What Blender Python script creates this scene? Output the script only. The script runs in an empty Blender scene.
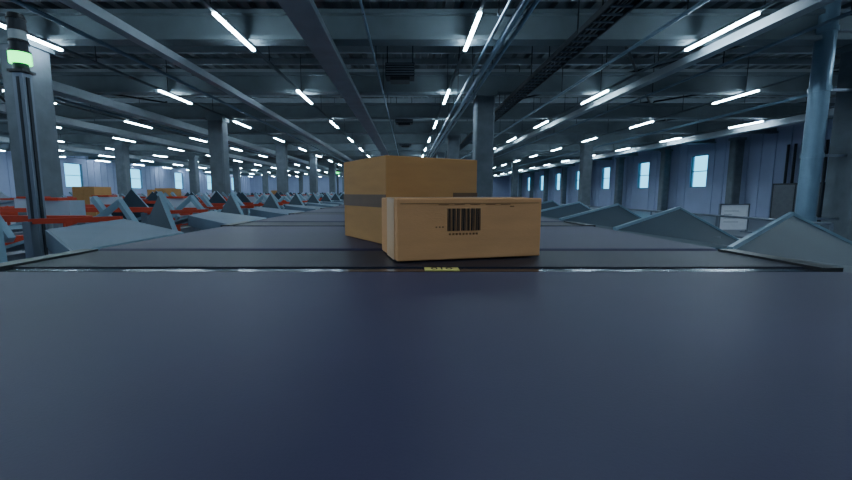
import bpy, math, random
from mathutils import Vector, Matrix
random.seed(7)
C=bpy.context.scene.collection
CZ=1.72      # camera height above floor
BZ=1.60      # belt surface

# ---------------- materials ----------------
def mat(name,col,rough=0.5,metal=0.0,noise=0.0,nscale=8.0,bump=0.0,bscale=60.0,emit=None,es=0.0,col2=None,stretch=None,spec=0.5):
    m=bpy.data.materials.new(name); m.use_nodes=True
    nt=m.node_tree; b=nt.nodes['Principled BSDF']
    b.inputs['Base Color'].default_value=(*col,1); b.inputs['Roughness'].default_value=rough
    b.inputs['Metallic'].default_value=metal; b.inputs['Specular IOR Level'].default_value=spec
    tc=nt.nodes.new('ShaderNodeTexCoord'); mp=nt.nodes.new('ShaderNodeMapping')
    nt.links.new(tc.outputs['Object'],mp.inputs['Vector'])
    if stretch: mp.inputs['Scale'].default_value=stretch
    if noise>0 or col2:
        n=nt.nodes.new('ShaderNodeTexNoise'); n.inputs['Scale'].default_value=nscale; n.inputs['Detail'].default_value=6
        nt.links.new(mp.outputs[0],n.inputs['Vector'])
        r=nt.nodes.new('ShaderNodeValToRGB')
        c2=col2 if col2 else tuple(min(1,c*(1+noise)) for c in col)
        c1=tuple(c*(1-noise) for c in col)
        r.color_ramp.elements[0].position=0.3; r.color_ramp.elements[1].position=0.7
        r.color_ramp.elements[0].color=(*c1,1); r.color_ramp.elements[1].color=(*c2,1)
        nt.links.new(n.outputs['Fac'],r.inputs['Fac']); nt.links.new(r.outputs['Color'],b.inputs['Base Color'])
    if bump>0:
        n2=nt.nodes.new('ShaderNodeTexNoise'); n2.inputs['Scale'].default_value=bscale; n2.inputs['Detail'].default_value=4
        nt.links.new(mp.outputs[0],n2.inputs['Vector'])
        bp=nt.nodes.new('ShaderNodeBump'); bp.inputs['Strength'].default_value=bump; bp.inputs['Distance'].default_value=0.01
        nt.links.new(n2.outputs['Fac'],bp.inputs['Height']); nt.links.new(bp.outputs['Normal'],b.inputs['Normal'])
    if emit:
        b.inputs['Emission Color'].default_value=(*emit,1); b.inputs['Emission Strength'].default_value=es
    return m

M_belt=mat('belt_rubber',(0.044,0.038,0.086),0.5,0,0.2,2.2,0.03,500,spec=0.3)
M_plate=mat('cover_plate',(0.018,0.019,0.036),0.5,0.0,0.2,5,spec=0.3)
M_gloss=mat('polished_strip',(0.05,0.06,0.10),0.2,0.7,0.1,5)
M_black=mat('black_plastic',(0.010,0.011,0.015),0.4,0,0.1,20)
M_rail=mat('rail_steel',(0.19,0.22,0.27),0.4,0.7,0.1,6)
M_board=mat('chute_board',(0.032,0.058,0.086),0.55,0.0,0.12,4,spec=0.3)
M_edge=mat('chute_edge',(0.22,0.34,0.43),0.4,0.1,0.08,6)
M_light=mat('light_panel',(0.105,0.155,0.225),0.5,0.0,0.1,5,spec=0.3)
M_white=mat('white_paint',(0.42,0.50,0.60),0.45,0,0.08,6)
M_orange=mat('orange_paint',(0.52,0.055,0.025),0.55,0,0.1,6,spec=0.3)
M_conc=mat('concrete',(0.14,0.165,0.19),0.85,0,0.15,3,0.2,30)
M_beam=mat('beam_paint',(0.17,0.21,0.235),0.7,0,0.08,2,spec=0.3)
M_girder=mat('girder_paint',(0.34,0.39,0.43),0.6,0,0.08,2)
M_deck=mat('roof_deck',(0.12,0.15,0.17),0.45,0.2,0.12,1.5)
M_dark=mat('dark_steel',(0.03,0.035,0.044),0.5,0.5,0.1,4)
M_pipe=mat('pipe_paint',(0.17,0.27,0.36),0.35,0.4,0.08,4)
M_floor=mat('floor_concrete',(0.17,0.19,0.23),0.35,0,0.15,0.6,0.1,20)
M_wall=mat('wall_panel',(0.33,0.38,0.55),0.7,0,0.08,0.5)
M_wframe=mat('window_frame',(0.12,0.13,0.15),0.5,0.3,0.1,5)
M_tube=mat('led_tube',(1,1,1),0.4,0,0,1,emit=(0.64,0.85,1.0),es=76)
M_green=mat('green_lens',(0.0,0.6,0.15),0.3,0,0,1,emit=(0.02,1.0,0.18),es=5)
M_lens=mat('clear_lens',(0.45,0.50,0.52),0.25,0,0.05,20)
M_card=mat('cardboard',(0.69,0.345,0.15),0.8,0,0.06,9,0.1,120,stretch=(1,1,5),spec=0.3)
M_card2=mat('cardboard_aged',(0.50,0.26,0.10),0.8,0,0.08,8,0.1,120,stretch=(1,1,5),spec=0.3)
M_cardedge=mat('cardboard_seam',(0.20,0.10,0.04),0.9,0,0.1,30)
M_tape=mat('packing_tape',(0.13,0.065,0.028),0.35,0,0.1,20)
M_tapel=mat('light_tape',(0.76,0.47,0.26),0.3,0,0.06,20)
M_ink=mat('printed_ink',(0.015,0.013,0.012),0.7,0,0.1,50)
M_yellow=mat('yellow_sticker',(0.90,0.80,0.22),0.5,0,0.06,60)
M_notice=mat('notice_white',(0.88,0.9,0.97),0.5,0,0.04,8)

# ---------------- mesh builder ----------------
class MB:
    def __init__(s): s.v=[];s.f=[];s.mi=[];s.mats=[]
    def m(s,mt):
        if mt not in s.mats: s.mats.append(mt)
        return s.mats.index(mt)
    def add(s,vs,fs,mt):
        o=len(s.v); s.v+= [tuple(x) for x in vs]; i=s.m(mt)
        for f in fs: s.f.append([o+k for k in f]); s.mi.append(i)
    def box(s,x0,x1,y0,y1,z0,z1,mt):
        vs=[(x0,y0,z0),(x1,y0,z0),(x1,y1,z0),(x0,y1,z0),(x0,y0,z1),(x1,y0,z1),(x1,y1,z1),(x0,y1,z1)]
        s.add(vs,[(3,2,1,0),(4,5,6,7),(0,1,5,4),(1,2,6,5),(2,3,7,6),(3,0,4,7)],mt)
    def bar(s,a,b,w,h,mt,up=(0,0,1)):
        a=Vector(a);b=Vector(b);d=(b-a).normalized();u=Vector(up)
        if abs(d.dot(u))>0.98:u=Vector((1,0,0))
        r=d.cross(u).normalized();u=r.cross(d).normalized()
        vs=[]
        for p in(a,b):
            for sx,sz in((-1,-1),(1,-1),(1,1),(-1,1)): vs.append(p+r*sx*w/2+u*sz*h/2)
        s.add(vs,[(0,1,2,3),(7,6,5,4),(0,4,5,1),(1,5,6,2),(2,6,7,3),(3,7,4,0)],mt)
    def cyl(s,a,b,r,mt,n=16,r2=None):
        a=Vector(a);b=Vector(b);d=(b-a).normalized();u=Vector((0,0,1))
        if abs(d.dot(u))>0.98:u=Vector((1,0,0))
        x=d.cross(u).normalized();y=d.cross(x)
        vs=[]
        for p,rr in((a,r),(b,r if r2 is None else r2)):
            for k in range(n):
                t=2*math.pi*k/n; vs.append(p+x*math.cos(t)*rr+y*math.sin(t)*rr)
        fs=[(k,(k+1)%n,n+(k+1)%n,n+k) for k in range(n)]+[tuple(range(n))[::-1],tuple(range(n,2*n))]
        s.add(vs,fs,mt)
    def sheet(s,pts,t,mt,medge=None):
        P=[Vector(p) for p in pts]
        nrm=(P[1]-P[0]).cross(P[-1]-P[0]).normalized()
        if nrm.z<0:nrm=-nrm
        n=len(P); vs=P+[p-nrm*t for p in P]
        if n==4: s.add(vs,[(0,1,2),(0,2,3),(4,6,5),(4,7,6)],mt)
        else: s.add(vs,[(0,1,2),(3,5,4)],mt)
        s.add(vs,[(k,(k+1)%n,n+(k+1)%n,n+k) for k in range(n)],medge or mt)
    def obj(s,name,parent=None,bevel=0,smooth=False):
        me=bpy.data.meshes.new(name); me.from_pydata(s.v,[],s.f)
        for mt in s.mats: me.materials.append(mt)
        for p,i in zip(me.polygons,s.mi): p.material_index=i
        me.validate(); me.update()
        o=bpy.data.objects.new(name,me); C.objects.link(o)
        if parent:o.parent=parent
        if bevel:
            b=o.modifiers.new('bevel','BEVEL'); b.width=bevel; b.segments=3; b.limit_method='ANGLE'
        if smooth:
            for p in me.polygons:p.use_smooth=True
        return o
def empty(name,loc=(0,0,0),rz=0):
    e=bpy.data.objects.new(name,None); C.objects.link(e); e.location=loc; e.rotation_euler=(0,0,rz); e.empty_display_size=0.1
    return e

# ---------------- hall shell ----------------
XL,XR,YB,YF=-36.0,23.0,-14.0,92.0
ZD=6.75
YA,YZ=YB+.08,YF-.1
b=MB(); b.box(XL-.3,XR+.3,YB-.3,YF+.3,-0.2,0,M_floor); b.obj('floor')
b=MB()
prof=[];x=XL
while x<XR:
    prof+=[(x,ZD),(x+.22,ZD),(x+.28,ZD+.13),(x+.44,ZD+.13)]; x+=.5
vs=[];fs=[]
for (px,pz) in prof: vs+=[(px,YB,pz),(px,YF,pz)]
for k in range(len(prof)-1): fs.append((2*k,2*k+1,2*k+3,2*k+2))
b.add(vs,fs,M_deck)
b.box(XL-.3,XR+.3,YB-.3,YF+.3,ZD+.14,ZD+.3,M_deck)
b.obj('ceiling')
nwin=[0]
def sidewall(name,x,thick,wins,zb,zt):
    b=MB(); x0,x1=min(x,x+thick),max(x,x+thick)
    H=ZD+.14; yp=YB
    for (a,c) in wins:
        b.box(x0,x1,yp,a,0,H,M_wall); b.box(x0,x1,a,c,0,zb,M_wall); b.box(x0,x1,a,c,zt,H,M_wall); yp=c
    b.box(x0,x1,yp,YF,0,H,M_wall)
    sgn=-1 if thick>0 else 1
    y=YB+.5
    while y<YF:
        if not any(a-.15<y<c+.15 for a,c in wins):
            b.box(min(x,x+sgn*.05),max(x,x+sgn*.05),y-.03,y+.03,0,H,M_wall)
        y+=1.0
    b.obj(name)
    for i,(a,c) in enumerate(wins):
        w=MB(); xm=x+thick*.4
        for (ya,yb_,za,zb_) in((a,a+.07,zb,zt),(c-.07,c,zb,zt),(a,c,zb,zb+.07),(a,c,zt-.07,zt),(a,c,(zb+zt)/2-.03,(zb+zt)/2+.03)):
            w.box(xm-.05,xm+.05,ya,yb_,za,zb_,M_wframe)
        nwin[0]+=1; w.obj('window_%d'%nwin[0])
winR=[(31.2+7.5*k,33.0+7.5*k) for k in range(0,7)]
sidewall('wall_right',XR,.3,winR,2.15,4.7)
winL=[(42.5+10*k,44.8+10*k) for k in range(0,5)]
sidewall('wall_left',XL,-.3,winL,2.3,4.9)
b=MB(); b.box(XL-.3,XR+.3,YF,YF+.3,0,ZD+.14,M_wall)
for k in range(56): b.box(XL+1+k,XL+1.08+k,YF-.06,YF,0,ZD,M_wall)
b.obj('wall_back')
b=MB(); b.box(XL-.3,XR+.3,YB-.3,YB,0,ZD+.14,M_wall); b.obj('wall_front')

# free-standing white notice board
b=MB()
b.box(13.7,14.9,17.55,17.6,.12,1.20,M_notice)
for x in(13.65,14.9): b.box(x,x+.05,17.53,17.62,0,1.25,M_rail); b.box(x-.02,x+.07,17.3,17.85,0,.04,M_rail)
b.box(13.65,14.95,17.53,17.62,1.20,1.25,M_rail)
for k in range(4): b.box(13.85,14.5-.15*(k%3),17.545,17.55,.45+k*.16,.465+k*.16,M_rail)
b.obj('notice_board')

# ---------------- columns ----------------
BB=CZ+3.7    # beam underside
def column(x,y,w=.7,top=BB,mt=M_conc):
    b=MB(); c=.06;h=w/2
    pr=[(-h+c,-h),(h-c,-h),(h,-h+c),(h,h-c),(h-c,h),(-h+c,h),(-h,h-c),(-h,-h+c)]
    n=8
    vs=[(x+p[0],y+p[1],0) for p in pr]+[(x+p[0],y+p[1],top) for p in pr]
    b.add(vs,[(k,(k+1)%n,n+(k+1)%n,n+k) for k in range(n)]+[tuple(range(n))[::-1],tuple(range(n,2*n))],mt)
    b.box(x-h-.08,x+h+.08,y-h-.08,y+h+.08,0,.12,mt)
    b.box(x-h-.06,x+h+.06,y-h-.04,y+h+.04,top-.16,top,M_beam)
    return b.obj('concrete_column')
for k in range(8):
    column(-9.5,10.4+10.1*k); column(-21.5,10.4+10.1*k)
for k in range(7): column(2.85,15.5+10.1*k)
column(11.5,10.4,.8)
for k in range(3): column(13.4,30.6+20.2*k,.7)
for k in range(8): column(XR-.75,27.6+7.5*k,.6)

# rain pipe beside the big column
b=MB(); px,py=10.22,10.3
b.cyl((px,py,0),(px,py,ZD-.02),.20,M_pipe,24)
for z in(1.0,2.6,4.2,5.6):
    b.cyl((px,py,z),(px,py,z+.12),.225,M_pipe,24); b.box(px,px+.85,py-.03,py+.03,z+.03,z+.09,M_rail)
b.obj('downpipe')
b=MB()
for k in range(6): b.cyl((XR-.2,22.2+k*.45,0),(XR-.2,22.2+k*.45,4.6),.07,M_dark,8)
b.box(XR-.5,XR-.08,21.9,24.9,.1,2.3,M_dark); b.box(XR-.52,XR-.5,22.0,23.35,.2,2.2,M_wframe); b.box(XR-.52,XR-.5,23.45,24.8,.2,2.2,M_wframe)
b.obj('electrical_cabinet')

# ---------------- roof structure ----------------
b=MB()
y=0.3
while y<YF-1:
    b.box(XL+.05,XR-.05,y-.22,y+.22,BB,BB+.1,M_beam)
    b.box(XL+.05,XR-.05,y-.08,y+.08,BB+.1,BB+.6,M_beam)
    b.box(XL+.05,XR-.05,y-.22,y+.22,BB+.6,BB+.7,M_beam)
    y+=5.06
b.obj('cross_beams')
b=MB()
y=-2.0
while y<YF-1:
    b.box(XL+.05,XR-.05,y-.05,y+.05,ZD-.22,ZD-.005,M_girder); y+=1.27
b.obj('roof_purlins')
b=MB()
for (x,w,h,z) in((-2.05,.46,.24,BB-.26),(-11.8,.34,.30,BB-.34),(18.6,.34,.30,BB-.34),(-6.2,.12,.2,BB-.22),(7.6,.14,.2,BB-.22),(-17,.3,.3,BB-.3),(-27,.3,.3,BB-.3)):
    b.box(x-w/2,x+w/2,YA,YZ,z,z+h,M_girder)
    b.box(x-w/2-.06,x+w/2+.06,YA,YZ,z-.03,z,M_girder)
b.obj('longitudinal_girders')
b=MB()
for x,r,z in((2.12,.07,3.45),(2.34,.05,3.47),(1.88,.035,3.5),(-.9,.03,3.6),(5.6,.045,3.6),(8.9,.04,3.6),(-7.4,.05,3.6),(-13.5,.05,3.6),(14.8,.06,3.6)):
    b.cyl((x,YA,CZ+z),(x,YZ,CZ+z),r,M_pipe,8)
for k in range(29):
    y=-8+3.3*k
    b.box(1.8,2.4,y-.03,y+.03,CZ+3.53,CZ+3.57,M_rail)
    for x in(1.82,2.38,-.9,5.6,8.9): b.box(x-.01,x+.01,y-.01,y+.01,CZ+3.55,ZD-.02,M_dark)
b.obj('service_pipes')
b=MB()
for x in(3.72,4.2): b.box(x-.02,x+.02,YA,YZ,CZ+3.42,CZ+3.54,M_dark)
y=-4
while y<60:
    b.box(3.72,4.2,y-.02,y+.02,CZ+3.44,CZ+3.47,M_rail); y+=.35
for x in(3.85,3.95,4.07): b.cyl((x,YA,CZ+3.5),(x,YZ,CZ+3.5),.03,M_black,6)
for k in range(22):
    y=-4+3.3*k
    for x in(3.7,4.22): b.box(x-.012,x+.012,y-.012,y+.012,CZ+3.45,ZD-.02,M_dark)
b.obj('cable_ladder')
b=MB()
for k in range(9):
    y0=.3+10.12*k
    if y0+10.1>YF: break
    for xa,xb in((5.,12.),(12.2,20.),(-20.,-12.)):
        b.bar((xa,y0,CZ+4.45),(xb,y0+10.1,CZ+4.45),.07,.07,M_dark); b.bar((xb,y0,CZ+4.5),(xa,y0+10.1,CZ+4.5),.07,.07,M_dark)
b.obj('roof_bracing')
for (x,y) in((-.25,13.2),(-.2,21.5),(-.2,31.5)):
    b=MB(); z0=CZ+3.5
    b.box(x-.45,x+.45,y-.3,y+.3,z0+.1,z0+.5,M_dark)
    for k in range(5): b.bar((x-.43,y-.33,z0+.15+k*.075),(x+.43,y-.33,z0+.15+k*.075),.05,.02,M_rail)
    b.box(x-.3,x+.3,y-.25,y+.25,z0,z0+.1,M_black)
    for sx in(-.4,.4):
        b.box(x+sx-.015,x+sx+.015,y-.015,y+.015,z0+.5,ZD-.02,M_dark)
    b.obj('air_heater')

# ---------------- strip lights ----------------
HS=3.62
ZL=CZ+HS
RR=(-9.6,-8.2,-6.75,-5.35,-3.95,-2.43,-1.08,.4,1.95,3.42,4.95)
b=MB(); b2=MB()
for r in RR:
    x=r*HS
    if not XL+1<x<XR-1: continue
    for k in range(-3,14):
        y0=2.36*HS+1.69*HS*k
        if y0+2.4>YF-1: break
        if y0<YB+.5: continue
        b.box(x-.035,x+.035,y0,y0+2.1,ZL-.045,ZL,M_tube)
    b2.box(x-.035,x+.035,YA,YZ,ZL+.003,ZL+.06,M_beam)
    y=YB+2
    while y<YF:
        b2.box(x-.008,x+.008,y-.008,y+.008,ZL+.06,ZD-.02,M_dark); y+=3.4
b.obj('led_strip_lights')
b2.obj('light_trunking')

# ---------------- sorter line ----------------
P=.846; L=.62; W=.67
def roundslab(b,y0,y1,x0,x1,ztop,r,mt,n=8):
    pr=[]
    for k in range(n+1):
        t=math.pi/2+math.pi*k/n; pr.append((y0+r+r*math.cos(t),ztop-r+r*math.sin(t)))
    for k in range(n+1):
        t=-math.pi/2+math.pi*k/n; pr.append((y1-r+r*math.cos(t),ztop-r+r*math.sin(t)))
    m=len(pr)
    vs=[(x0,p[0],p[1]) for p in pr]+[(x1,p[0],p[1]) for p in pr]
    b.add(vs,[(k,(k+1)%m,m+(k+1)%m,m+k) for k in range(m)]+[tuple(range(m)),tuple(range(m,2*m))[::-1]],mt)
for k in range(-1,36):
    y0=P*k; 
    b=MB()
    roundslab(b,y0+.004,y0+L,-W,W,BZ,.018,M_belt)
    for sx in(-1,1):
        xa,xb=sorted((sx*(W+.002),sx*(W+.022))); b.box(xa,xb,y0+.02,y0+L-.02,BZ-.075,BZ-.010,M_black)
    b.box(-W+.03,W-.03,y0+.06,y0+L-.06,BZ-.15,BZ-.04,M_dark)
    g0,g1=y0+L+.006,y0+P-.004
    b.box(-W,W,g0+.030,g1,BZ-.012,BZ-.002,M_plate)
    b.box(-W,W,g0,g0+.030,BZ-.012,BZ-.004,M_gloss)
    for sx in(-1,1):
        xa,xb=sorted((sx*(W-.012),sx*(W+.022))); b.box(xa,xb,g0,g1,BZ-.06,BZ+.002,M_black)
    b.box(-.2,.2,g0,g1,BZ-.2,BZ-.012,M_black)
    b.obj('cross_belt_carrier')
tp=empty('number_tag',(.055,.645,BZ-.0038))
t=MB(); t.box(-.028,.028,-.013,.013,0,.0010,M_yellow); t.obj('sticker',tp)
cu=bpy.data.curves.new('digits','FONT'); cu.body='010'; cu.size=.024; cu.align_x='CENTER'; cu.align_y='CENTER'; cu.extrude=.0001
cu.materials.append(M_ink); o=bpy.data.objects.new('digits',cu); C.objects.link(o); o.parent=tp; o.location=(0,0,.0012)

b=MB()
for sx in(-1,1):
    xa,xb=sorted((sx*.71,sx*.77)); b.box(xa,xb,-2,30.5,BZ-.42,BZ-.10,M_rail)
    xa,xb=sorted((sx*.60,sx*.71)); b.box(xa,xb,-2,30.5,BZ-.42,BZ-.36,M_rail)
    for k in range(15):
        y=-1+2.1*k; xa,xb=sorted((sx*.66,sx*.76)); b.box(xa,xb,y-.05,y+.05,0,BZ-.36,M_rail); xa,xb=sorted((sx*.6,sx*.82)); b.box(xa,xb,y-.1,y+.1,0,.02,M_rail)
for k in range(15):
    y=-1+2.1*k; b.box(-.7,.7,y-.03,y+.03,BZ-.6,BZ-.52,M_rail)
b.obj('sorter_frame')

# ---------------- right chutes ----------------
def right_chute(y):
    b=MB()
    A=(.715,y,BZ-.005);B=(1.15,y+.32,CZ-.063);Cc=(1.34,y+.16,CZ-.215);D=(.86,y-.11,BZ-.05)
    b.sheet([A,B,Cc,D],.016,M_board,M_edge)
    b.bar(A,B,.010,.014,M_edge); b.bar(B,Cc,.010,.012,M_edge)
    b.sheet([(.79,y-.1,BZ-.16),(.79,y+.34,BZ-.16),(2.1,y+.34,BZ-.62),(2.1,y-.1,BZ-.62)],.01,M_board)
    b.bar((.79,y-.12,BZ-.17),(2.1,y-.12,BZ-.63),.02,.09,M_edge)
    b.bar((1.2,y+.1,BZ-.33),(1.2,y+.18,CZ-.17),.03,.03,M_rail)
    b.bar((2.05,y-.1,BZ-.6),(2.05,y-.1,0),.04,.04,M_rail)
    b.bar((2.05,y-.12,BZ-.66),(2.05,y+.34,BZ-.66),.04,.04,M_rail)
    return b.obj('sorting_chute')
for k in range(-1,28): right_chute(.88+.50*k)

# ---------------- left chutes ----------------
def left_chute(y,j=0):
    b=MB()
    b.sheet([(-.715,y,BZ-.004),(-.715,y+.42,BZ-.004),(-1.20,y+.84,BZ+.012),(-1.04,y+.30,BZ+.016)],.014,M_light,M_edge)
    b.bar((-.715,y,BZ-.03),(-1.04,y+.30,BZ-.01),.012,.05,M_light)
    ap=(-1.14,y+.25,CZ+.002)
    b.sheet([ap,(-1.00,y+.12,BZ-.06),(-1.38,y+.40,BZ-.16)],.012,M_board,M_edge)
    b.bar(ap,(-1.00,y+.12,BZ-.06),.014,.010,M_edge)
    b.bar((-1.35,y+.45,BZ-.12),(-1.62,y+.66,CZ-.03-.02*j),.025,.035,M_edge)
    b.bar((-1.62,y+.66,CZ-.03-.02*j),(-1.78,y+.55,BZ-.10),.025,.035,M_edge)
    b.sheet([(-.79,y-.1,BZ-.16),(-.79,y+.50,BZ-.16),(-1.75,y+.50,BZ-.42),(-1.75,y-.1,BZ-.42)],.01,M_board)
    if y>0.5:
        b.bar((-1.24,y+.88,BZ+.010),(-1.60,y+.84,BZ+.000),.022,.022,M_orange)
        b.bar((-1.60,y+.84,BZ+.0),(-1.60,y+.84,0),.035,.035,M_rail)
        b.bar((-1.30,y+.86,BZ+.0),(-1.30,y+.86,0),.03,.03,M_rail)
    b.bar((-1.72,y-.1,BZ-.42),(-1.72,y-.1,0),.04,.04,M_rail)
    return b.obj('sorting_chute')
for k in range(-1,20): left_chute(.85+.75*k,k%2)

def station(b,x,y,s,rnd):
    h=BZ-.27+rnd*.08
    b.box(x-.6*s,x+.6*s,y-.30,y-.22,h+.10,h+.16,M_orange)
    for sx in(-.55,.55): b.box(x+sx*s-.04,x+sx*s+.04,y-.30,y-.22,0,h+.10,M_orange if sx<0 else M_rail)
    b.sheet([(x-.5*s,y-.20,h-.2),(x+.5*s,y-.20,h+.1),(x+.5*s,y+.35,h+.1),(x-.5*s,y+.35,h-.2)],.03,M_light,M_edge)
    top=CZ-.02+rnd*.11
    if rnd>.3:
        b.sheet([(x+.15*s,y-.1,top),(x-.35*s,y-.12,h-.2),(x+.5*s,y-.08,h-.05)],.03,M_board if rnd<.8 else M_white,M_edge)
    else:
        b.box(x-.25*s,x+.2*s,y,y+.2,h+.1,h+.30,M_white)
        b.box(x-.20*s,x+.1*s,y-.02,y+.22,h+.30,h+.33,M_orange)
    b.bar((x+.6*s,y+.1,h),(x+.3*s,y+.2,top-.05),.05,.06,M_edge)
for (x,y0,y1,st,s) in((-3.7,3.0,40,1.15,1.0),(-5.9,4.8,50,1.5,1.1),(-7.7,12,60,1.9,1.1),(-13.5,9,70,2.1,1.6),(-18,14,75,2.6,1.7)):
    b=MB(); y=y0
    while y<y1: station(b,x,y,s,random.uniform(0,1)); y+=st
    b.box(x-.8*s,x-.62*s,y0-.5,y1,.75,1.05,M_rail)
    b.box(x+.62*s,x+.74*s,y0-.5,y1,1.0,1.16,M_orange)
    b.obj('chute_station_row')
for (x,y) in((-11.0,14.3),(-11.1,19.0),(-16,12.5),(-16.0,26),(-11.0,34.5)):
    b=MB()
    for k in range(3): b.box(x-.6,x+.6,y-.4+k*.35,y-.3+k*.35,0,.1,M_cardedge)
    b.box(x-.6,x+.6,y-.42,y+.42,.1,.14,M_cardedge)
    for kz in range(5):
        for kx in range(3):
            if kz==4 and kx==2: continue
            b.box(x-.58+kx*.39,x-.21+kx*.39,y-.4,y+.4,.145+kz*.36,.50+kz*.36,M_card2)
    b.obj('pallet_of_boxes')
b=MB()
for k in range(12):
    y=8+3*k; b.cyl((8.5,y,0),(8.5,y,1.1),.03,M_rail,8)
b.cyl((8.5,8,1.1),(8.5,41,1.1),.03,M_rail,8); b.cyl((8.5,8,.6),(8.5,41,.6),.03,M_rail,8)
b.obj('guard_railing')

# ---------------- signal towers ----------------
def tower(x,y,zp):
    e=empty('signal_tower',(x,y,0))
    b=MB(); b.box(-.024,.024,-.024,.024,0,zp,M_rail)
    for sx in(-1,1): b.box(sx*.024-.004,sx*.024+.004,-.008,.008,.1,zp-.02,M_dark)
    b.box(-.007,.007,-.0255,-.0235,.1,zp-.02,M_dark)
    b.box(-.08,.08,-.08,.08,0,.015,M_rail); b.box(-.036,.036,-.036,.036,zp,zp+.012,M_black)
    b.obj('post',e)
    b=MB(); z=zp+.012
    b.cyl((0,0,z),(0,0,z+.03),.030,M_black,20); z+=.03
    b.obj('base',e)
    b=MB(); b.cyl((0,0,z),(0,0,z+.048),.042,M_green,24); b.obj('green_lamp',e); z+=.048
    b=MB(); b.cyl((0,0,z),(0,0,z+.012),.043,M_black,24); b.cyl((0,0,z+.012),(0,0,z+.05),.034,M_dark,24)
    b.cyl((0,0,z+.05),(0,0,z+.058),.038,M_black,24)
    b.cyl((0,0,z+.058),(0,0,z+.10),.034,M_lens,24); b.cyl((0,0,z+.10),(0,0,z+.108),.038,M_black,24)
    b.cyl((0,0,z+.108),(0,0,z+.15),.034,M_dark,24); b.cyl((0,0,z+.15),(0,0,z+.175),.038,M_black,24,r2=.03); b.obj('lamp_stack',e)
tower(-1.835,1.98,CZ+.565)
tower(-2.0,11.5,CZ+.5)
tower(-2.5,22,CZ+.5)

# ---------------- cardboard boxes ----------------
def carton(loc,rz,w,d,h,mt):
    e=empty('cardboard_box',loc,rz)
    b=MB(); b.box(0,w,0,d,0,h,mt); b.obj('carton',e,bevel=.0025)
    return e
e=carton((-.019,.690,BZ+.0005),math.radians(14),.280,.150,.110,M_card)
b=MB(); w,d,h=.280,.150,.110; q=.0006
b.box(.002,w-.002,d/2-.0008,d/2+.0008,h,h+q,M_cardedge)
b.box(-.0005,w+.0005,d/2-.024,d/2+.024,h+q,h+2*q,M_tapel)
b.box(-q*2,-q,.020,.085,.0,h,M_tapel)
b.box(.006,w-.006,-q,0,h-.0095,h-.0085,M_cardedge)
b.obj('tape',e)
b=MB(); bx=.092; zb=.052; zt=.092; wd=[1,2,1,1,3,1,2,1,1,2,3,1,1,2,1,3,1,1,2,1,2,1]; gp=[1,1,2,1,1,2,1,1,3,1,1,2,1,1,2,1,1,2,1,1,1,1]
tot=sum(wd)+sum(gp); u=.064/tot; x=bx
for a,g in zip(wd,gp):
    b.box(x,x+a*u,-.0012,-.0006,zb,zt,M_ink); x+=(a+g)*u
for k in range(9): b.box(bx+.003+k*.0065,bx+.0064+k*.0065,-.0012,-.0006,.0445,.0480,M_cardedge)
for k in range(5): b.box(.075+k*.03,.094+k*.03,-.0012,-.0006,.0985,.0995,M_cardedge)
for k in range(3): b.box(.070+k*.006,.073+k*.006,-.0006,0,.058,.0605,M_cardedge)
b.box(.214,.222,-.0006,0,.094,.096,M_cardedge)
b.obj('barcode',e)
w,d,h=.268,.250,.204
e2=carton((-.050,.912,BZ+.0005),math.radians(31),w,d,h,M_card2)
b=MB()
b.box(-.0008,w+.0005,-.0008,0,.083,.086,M_cardedge)
b.box(-.0010,0,-.0004,d+.0005,.086,.116,M_tape)
b.box(.19,w+.0006,-.0012,0,.098,.120,M_tape)
b.box(.002,w-.002,d/2-.0008,d/2+.0008,h,h+.0006,M_cardedge)
b.box(-.0005,w+.0005,d/2-.024,d/2+.024,h+.0006,h+.0012,M_tape)
b.obj('tape',e2)

# ---------------- world, camera ----------------
wd=bpy.data.worlds.new('sky'); bpy.context.scene.world=wd; wd.use_nodes=True
bg=wd.node_tree.nodes['Background']; bg.inputs[0].default_value=(.12,.64,1,1); bg.inputs[1].default_value=3.0
cam=bpy.data.cameras.new('camera'); co=bpy.data.objects.new('camera',cam); C.objects.link(co)
cam.sensor_width=36; cam.lens=400/852*36; cam.shift_x=18/852; cam.clip_start=.01; cam.clip_end=300
co.location=(0,0,CZ); co.rotation_euler=(math.radians(90-6.7),0,0)
bpy.context.scene.camera=co
